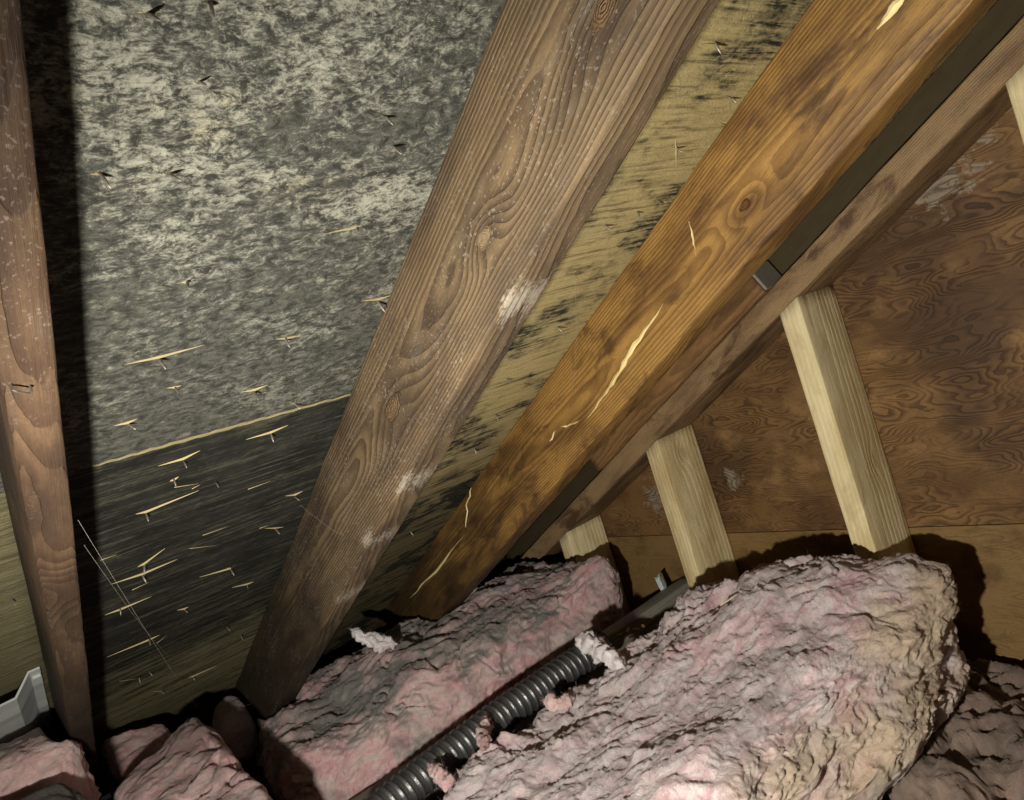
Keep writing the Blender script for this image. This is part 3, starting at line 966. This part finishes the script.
# ------------------------------------------------------------------ loose tufts
def project(W3):
    c = W3 @ MC.T
    return 512 + FPX * c[:, 0] / c[:, 2], 400 + FPX * c[:, 1] / c[:, 2], c[:, 2]
FLEECE = []
for o in list(COL.objects):
    if o.name.startswith('fleece'):
        co = np.zeros(len(o.data.vertices) * 3); o.data.vertices.foreach_get('co', co)
        FLEECE.append(co.reshape(-1, 3) + np.array(o.parent.location) - np.array([0, 0, CZ]))
FLEECE = np.concatenate(FLEECE)
FPJ = project(FLEECE)
def on_fleece(px, py, up=0.0, r=6):
    """the insulation surface seen at a pixel (camera-relative)"""
    d = np.where((np.hypot(FPJ[0] - px, FPJ[1] - py) < r) & (FPJ[2] > 0))[0]
    k = d[np.argmin(FPJ[2][d])]
    ry = ray(px, py); p = ry / np.linalg.norm(ry) * (np.linalg.norm(FLEECE[k]))
    return p + np.array([0, 0, up])
M_TUFT = fiber_mat('glass_fibre_white_tuft', (0.78, 0.70, 0.74), (0.85, 0.80, 0.84), (0.45, 0.42, 0.43), 0.2)
def tuft(path, rads, label, seed, mat=None):
    P = np.array(path, float)
    t = np.linspace(0, 1, len(P)); tt = np.linspace(0, 1, 46)
    C = np.stack([np.interp(tt, t, P[:, i]) for i in range(3)], 1)
    for _ in range(6): C[1:-1] = (C[:-2] + C[1:-1] * 2 + C[2:]) / 4
    R = np.interp(tt, np.linspace(0, 1, len(rads)), rads) * np.clip(np.sin(np.pi * np.clip(tt, 0.01, 0.99)) * 2.5, 0.15, 1)
    me = tube_mesh([Vector(c) for c in C], list(R), 24)
    co = np.zeros(len(me.vertices) * 3); me.vertices.foreach_get('co', co); co = co.reshape(-1, 3)
    cc = np.repeat(C, 24, axis=0)[:len(co)]
    d = co - cc
    co = co + d * (fbm(co * 55 + seed, 4, 0.65) * 0.75)[:, None] + np.stack([fbm(co * 90 + k * 9 + seed, 3) for k in range(3)], 1) * 0.0014
    org = co.mean(0)
    me.vertices.foreach_set('co', (co - org).ravel()); me.update()
    o = link('insulation_tuft', None)
    o.location = (org[0], org[1], org[2] + CZ)
    link('fleece', me, mat or M_TUFT, o, None, True)
    add_fibres(o, me, mat or M_TUFT, 500, lo=0.004, hi=0.012)
    return tag(o, label, 'insulation', 'loose white tufts' if mat is None else 'pale tufts on the duct')
a = on_fleece(390, 648); 
tuft([a + np.array([-0.050, 0.05, 0.062]), a + np.array([-0.033, 0.03, 0.036]), a + np.array([-0.012, 0.012, 0.012]), a + np.array([0.018, 0, 0.001])], [0.009, 0.011, 0.015, 0.012], 'white tuft standing up on the grey-dusted batt', 1.0)
tuft([on_z(576, 639, -0.516), on_z(592, 643, -0.508), on_z(608, 654, -0.508), on_z(626, 670, -0.515)], [0.010, 0.015, 0.015, 0.012], 'white tuft hanging over the upper end of the corrugated duct', 2.0)
tuft([on_z(487, 716, -0.525), on_z(484, 730, -0.527), on_fleece(484, 752, 0.004)], [0.004, 0.009, 0.010], 'pale tuft curling over the middle of the corrugated duct', 3.0, M_F4)
tuft([on_z(543, 700, -0.525), on_fleece(560, 706, 0.004), on_fleece(575, 700, 0.004)], [0.006, 0.012, 0.008], 'pale tuft on the batt edge below the bright stretch of duct', 4.0, M_F4)
tuft([on_z(430, 765, -0.525), on_z(440, 775, -0.525), on_fleece(452, 788, 0.004)], [0.005, 0.010, 0.008], 'pale tuft curling over the lower end of the corrugated duct', 5.0, M_F4)

# ------------------------------------------------------------------ plastic rafter-vent baffle
M_BAF = material('white_baffle_plastic', lambda: dict(color=mix(noise(coords(), 25, 4, 0.6), (0.62, 0.66, 0.66), (0.42, 0.46, 0.46)), rough=0.5, spec=0.35))
def baffle():
    prof = [(0.0425, 0.004), (0.030, 0.004), (0.008, 0.030), (-0.06, 0.034), (-0.082, 0.008), (-0.105, 0.008), (-0.127, 0.034), (-0.20, 0.034), (-0.222, 0.008), (-0.245, 0.008), (-0.267, 0.034), (-0.30, 0.030), (-0.325, 0.004)]
    S0, S1 = 1.175, 1.62
    v = []; f = []
    rows = 16
    for i in range(rows + 1):
        s = S0 + (S1 - S0) * i / rows
        for (x, d) in prof: v.append((s, x, d + (0.002 if i % 4 == 2 else 0.0)))
    n = len(prof)
    for i in range(rows):
        for k in range(n - 1): f.append((i * n + k, i * n + k + 1, (i + 1) * n + k + 1, (i + 1) * n + k))
    o = link('vent_baffle', mesh('baffle', v, f), M_BAF)
    o.matrix_world = ROOF
    md = o.modifiers.new('wall', 'SOLIDIFY'); md.thickness = 0.003
    tag(o, 'white corrugated plastic vent baffle at the left edge', 'baffle')
    rib = link('ridge', box_mesh(S0 + .018, S0 + .022, 0.0315, 0.042, 0.004, 0.0085, 0.0008), M_BAF, o)
baffle()

# ------------------------------------------------------------------ debris and cobwebs
M_CHIP = material('dry_wood_chip', lambda: dict(color=mix(noise(coords(), 90, 3), (0.62, 0.50, 0.24), (0.34, 0.25, 0.10)), rough=0.7))
M_FLAKE = material('pale_blue_foam', lambda: dict(color=mix(noise(coords(), 90, 3), (0.62, 0.72, 0.76), (0.42, 0.52, 0.56)), rough=0.8))
def chip(p, size, mat, name, label, cat, group=None, rot=None):
    bm = bmesh.new(); bmesh.ops.create_cube(bm, size=1)
    bmesh.ops.subdivide_edges(bm, edges=bm.edges[:], cuts=2)
    for q in bm.verts:
        q.co += Vector((random.uniform(-.16, .16), random.uniform(-.16, .16), random.uniform(-.16, .16)))
        q.co.x *= size[0]; q.co.y *= size[1] * (1 - 0.5 * abs(q.co.x / size[0])); q.co.z *= size[2]
    me = bpy.data.meshes.new(name); bm.to_mesh(me); bm.free()
    o = link(name, me, mat)
    o.location = (p[0], p[1], p[2] + CZ)
    o.rotation_euler = rot or (random.uniform(-.3, .3), random.uniform(-.3, .3), random.uniform(0, 6))
    return tag(o, label, cat, group)
for px, py in ((612, 632), (620, 634), (628, 630), (636, 629), (643, 626), (632, 636)):
    chip(on_z(px, py, -0.578), (0.014, 0.006, 0.0025), M_CHIP, 'wood_chip', 'small dry wood chip in the heap at the end of the grey joist', 'wood chip', 'wood chips on the joist')
chip(on_x(580, 574, 1.27), (0.02, 0.016, 0.03), M_FLAKE, 'foam_scrap', 'pale blue foam scrap against the wall left of the knotty stud', 'foam scrap', None)
chip(on_x(660, 582, 1.22), (0.02, 0.014, 0.03), M_FLAKE, 'foam_scrap', 'white-blue foam scrap touching the side of the knotty stud', 'foam scrap', None)
p0 = on_fleece(721, 607, 0.003); p1 = on_fleece(738, 597, 0.004)
sl = link('wood_sliver', tube_mesh([p0 * (1 - t) + p1 * t for t in (0, .2, .6, 1)], [0.0006, 0.0016, 0.0014, 0.0005], 4), M_SPL)
sl.location = (0, 0, CZ)
tag(sl, 'thin yellow wood sliver lying on the large pink batt', 'wood sliver')

M_WEB = material('cobweb_silk', lambda: dict(color=(0.30, 0.29, 0.25), rough=0.6, spec=0.2))
def strand(p, label, rad=0.00013):
    pts = []
    A, B = np.array(p[0]), np.array(p[1])
    for i in range(13):
        t = i / 12
        q = A + (B - A) * t; q[2] -= 0.012 * math.sin(math.pi * t)
        pts.append(Vector(q))
    o = link('cobweb_strand', tube_mesh(pts, rad, 4), M_WEB)
    o.location = (0, 0, CZ)
    return tag(o, label, 'cobweb', 'cobweb strands')
def rp(px, py, d):
    s, x, dd = on_roof(px, py, d)
    q = ROOF @ Vector((s, x, dd)); return (q.x, q.y, q.z - CZ)
strand((rp(78, 520, 0.095), tuple(on_z(198, 708, -0.40))), 'long cobweb strand from the red-brown rafter down to the small batt')
strand((rp(84, 545, 0.09), rp(168, 655, 0.004)), 'short cobweb strand from the red-brown rafter to the black panel')
strand((rp(300, 505, 0.003), rp(372, 545, 0.128)), 'cobweb strand slung under the foot of the wide brown rafter')
strand((rp(575, 275, 0.005), tuple(ROOF @ Vector(on_rafter(572, 395, X3 - 0.001)) - Vector((0, 0, CZ)))), 'cobweb strand hanging before the orange-brown rafter')
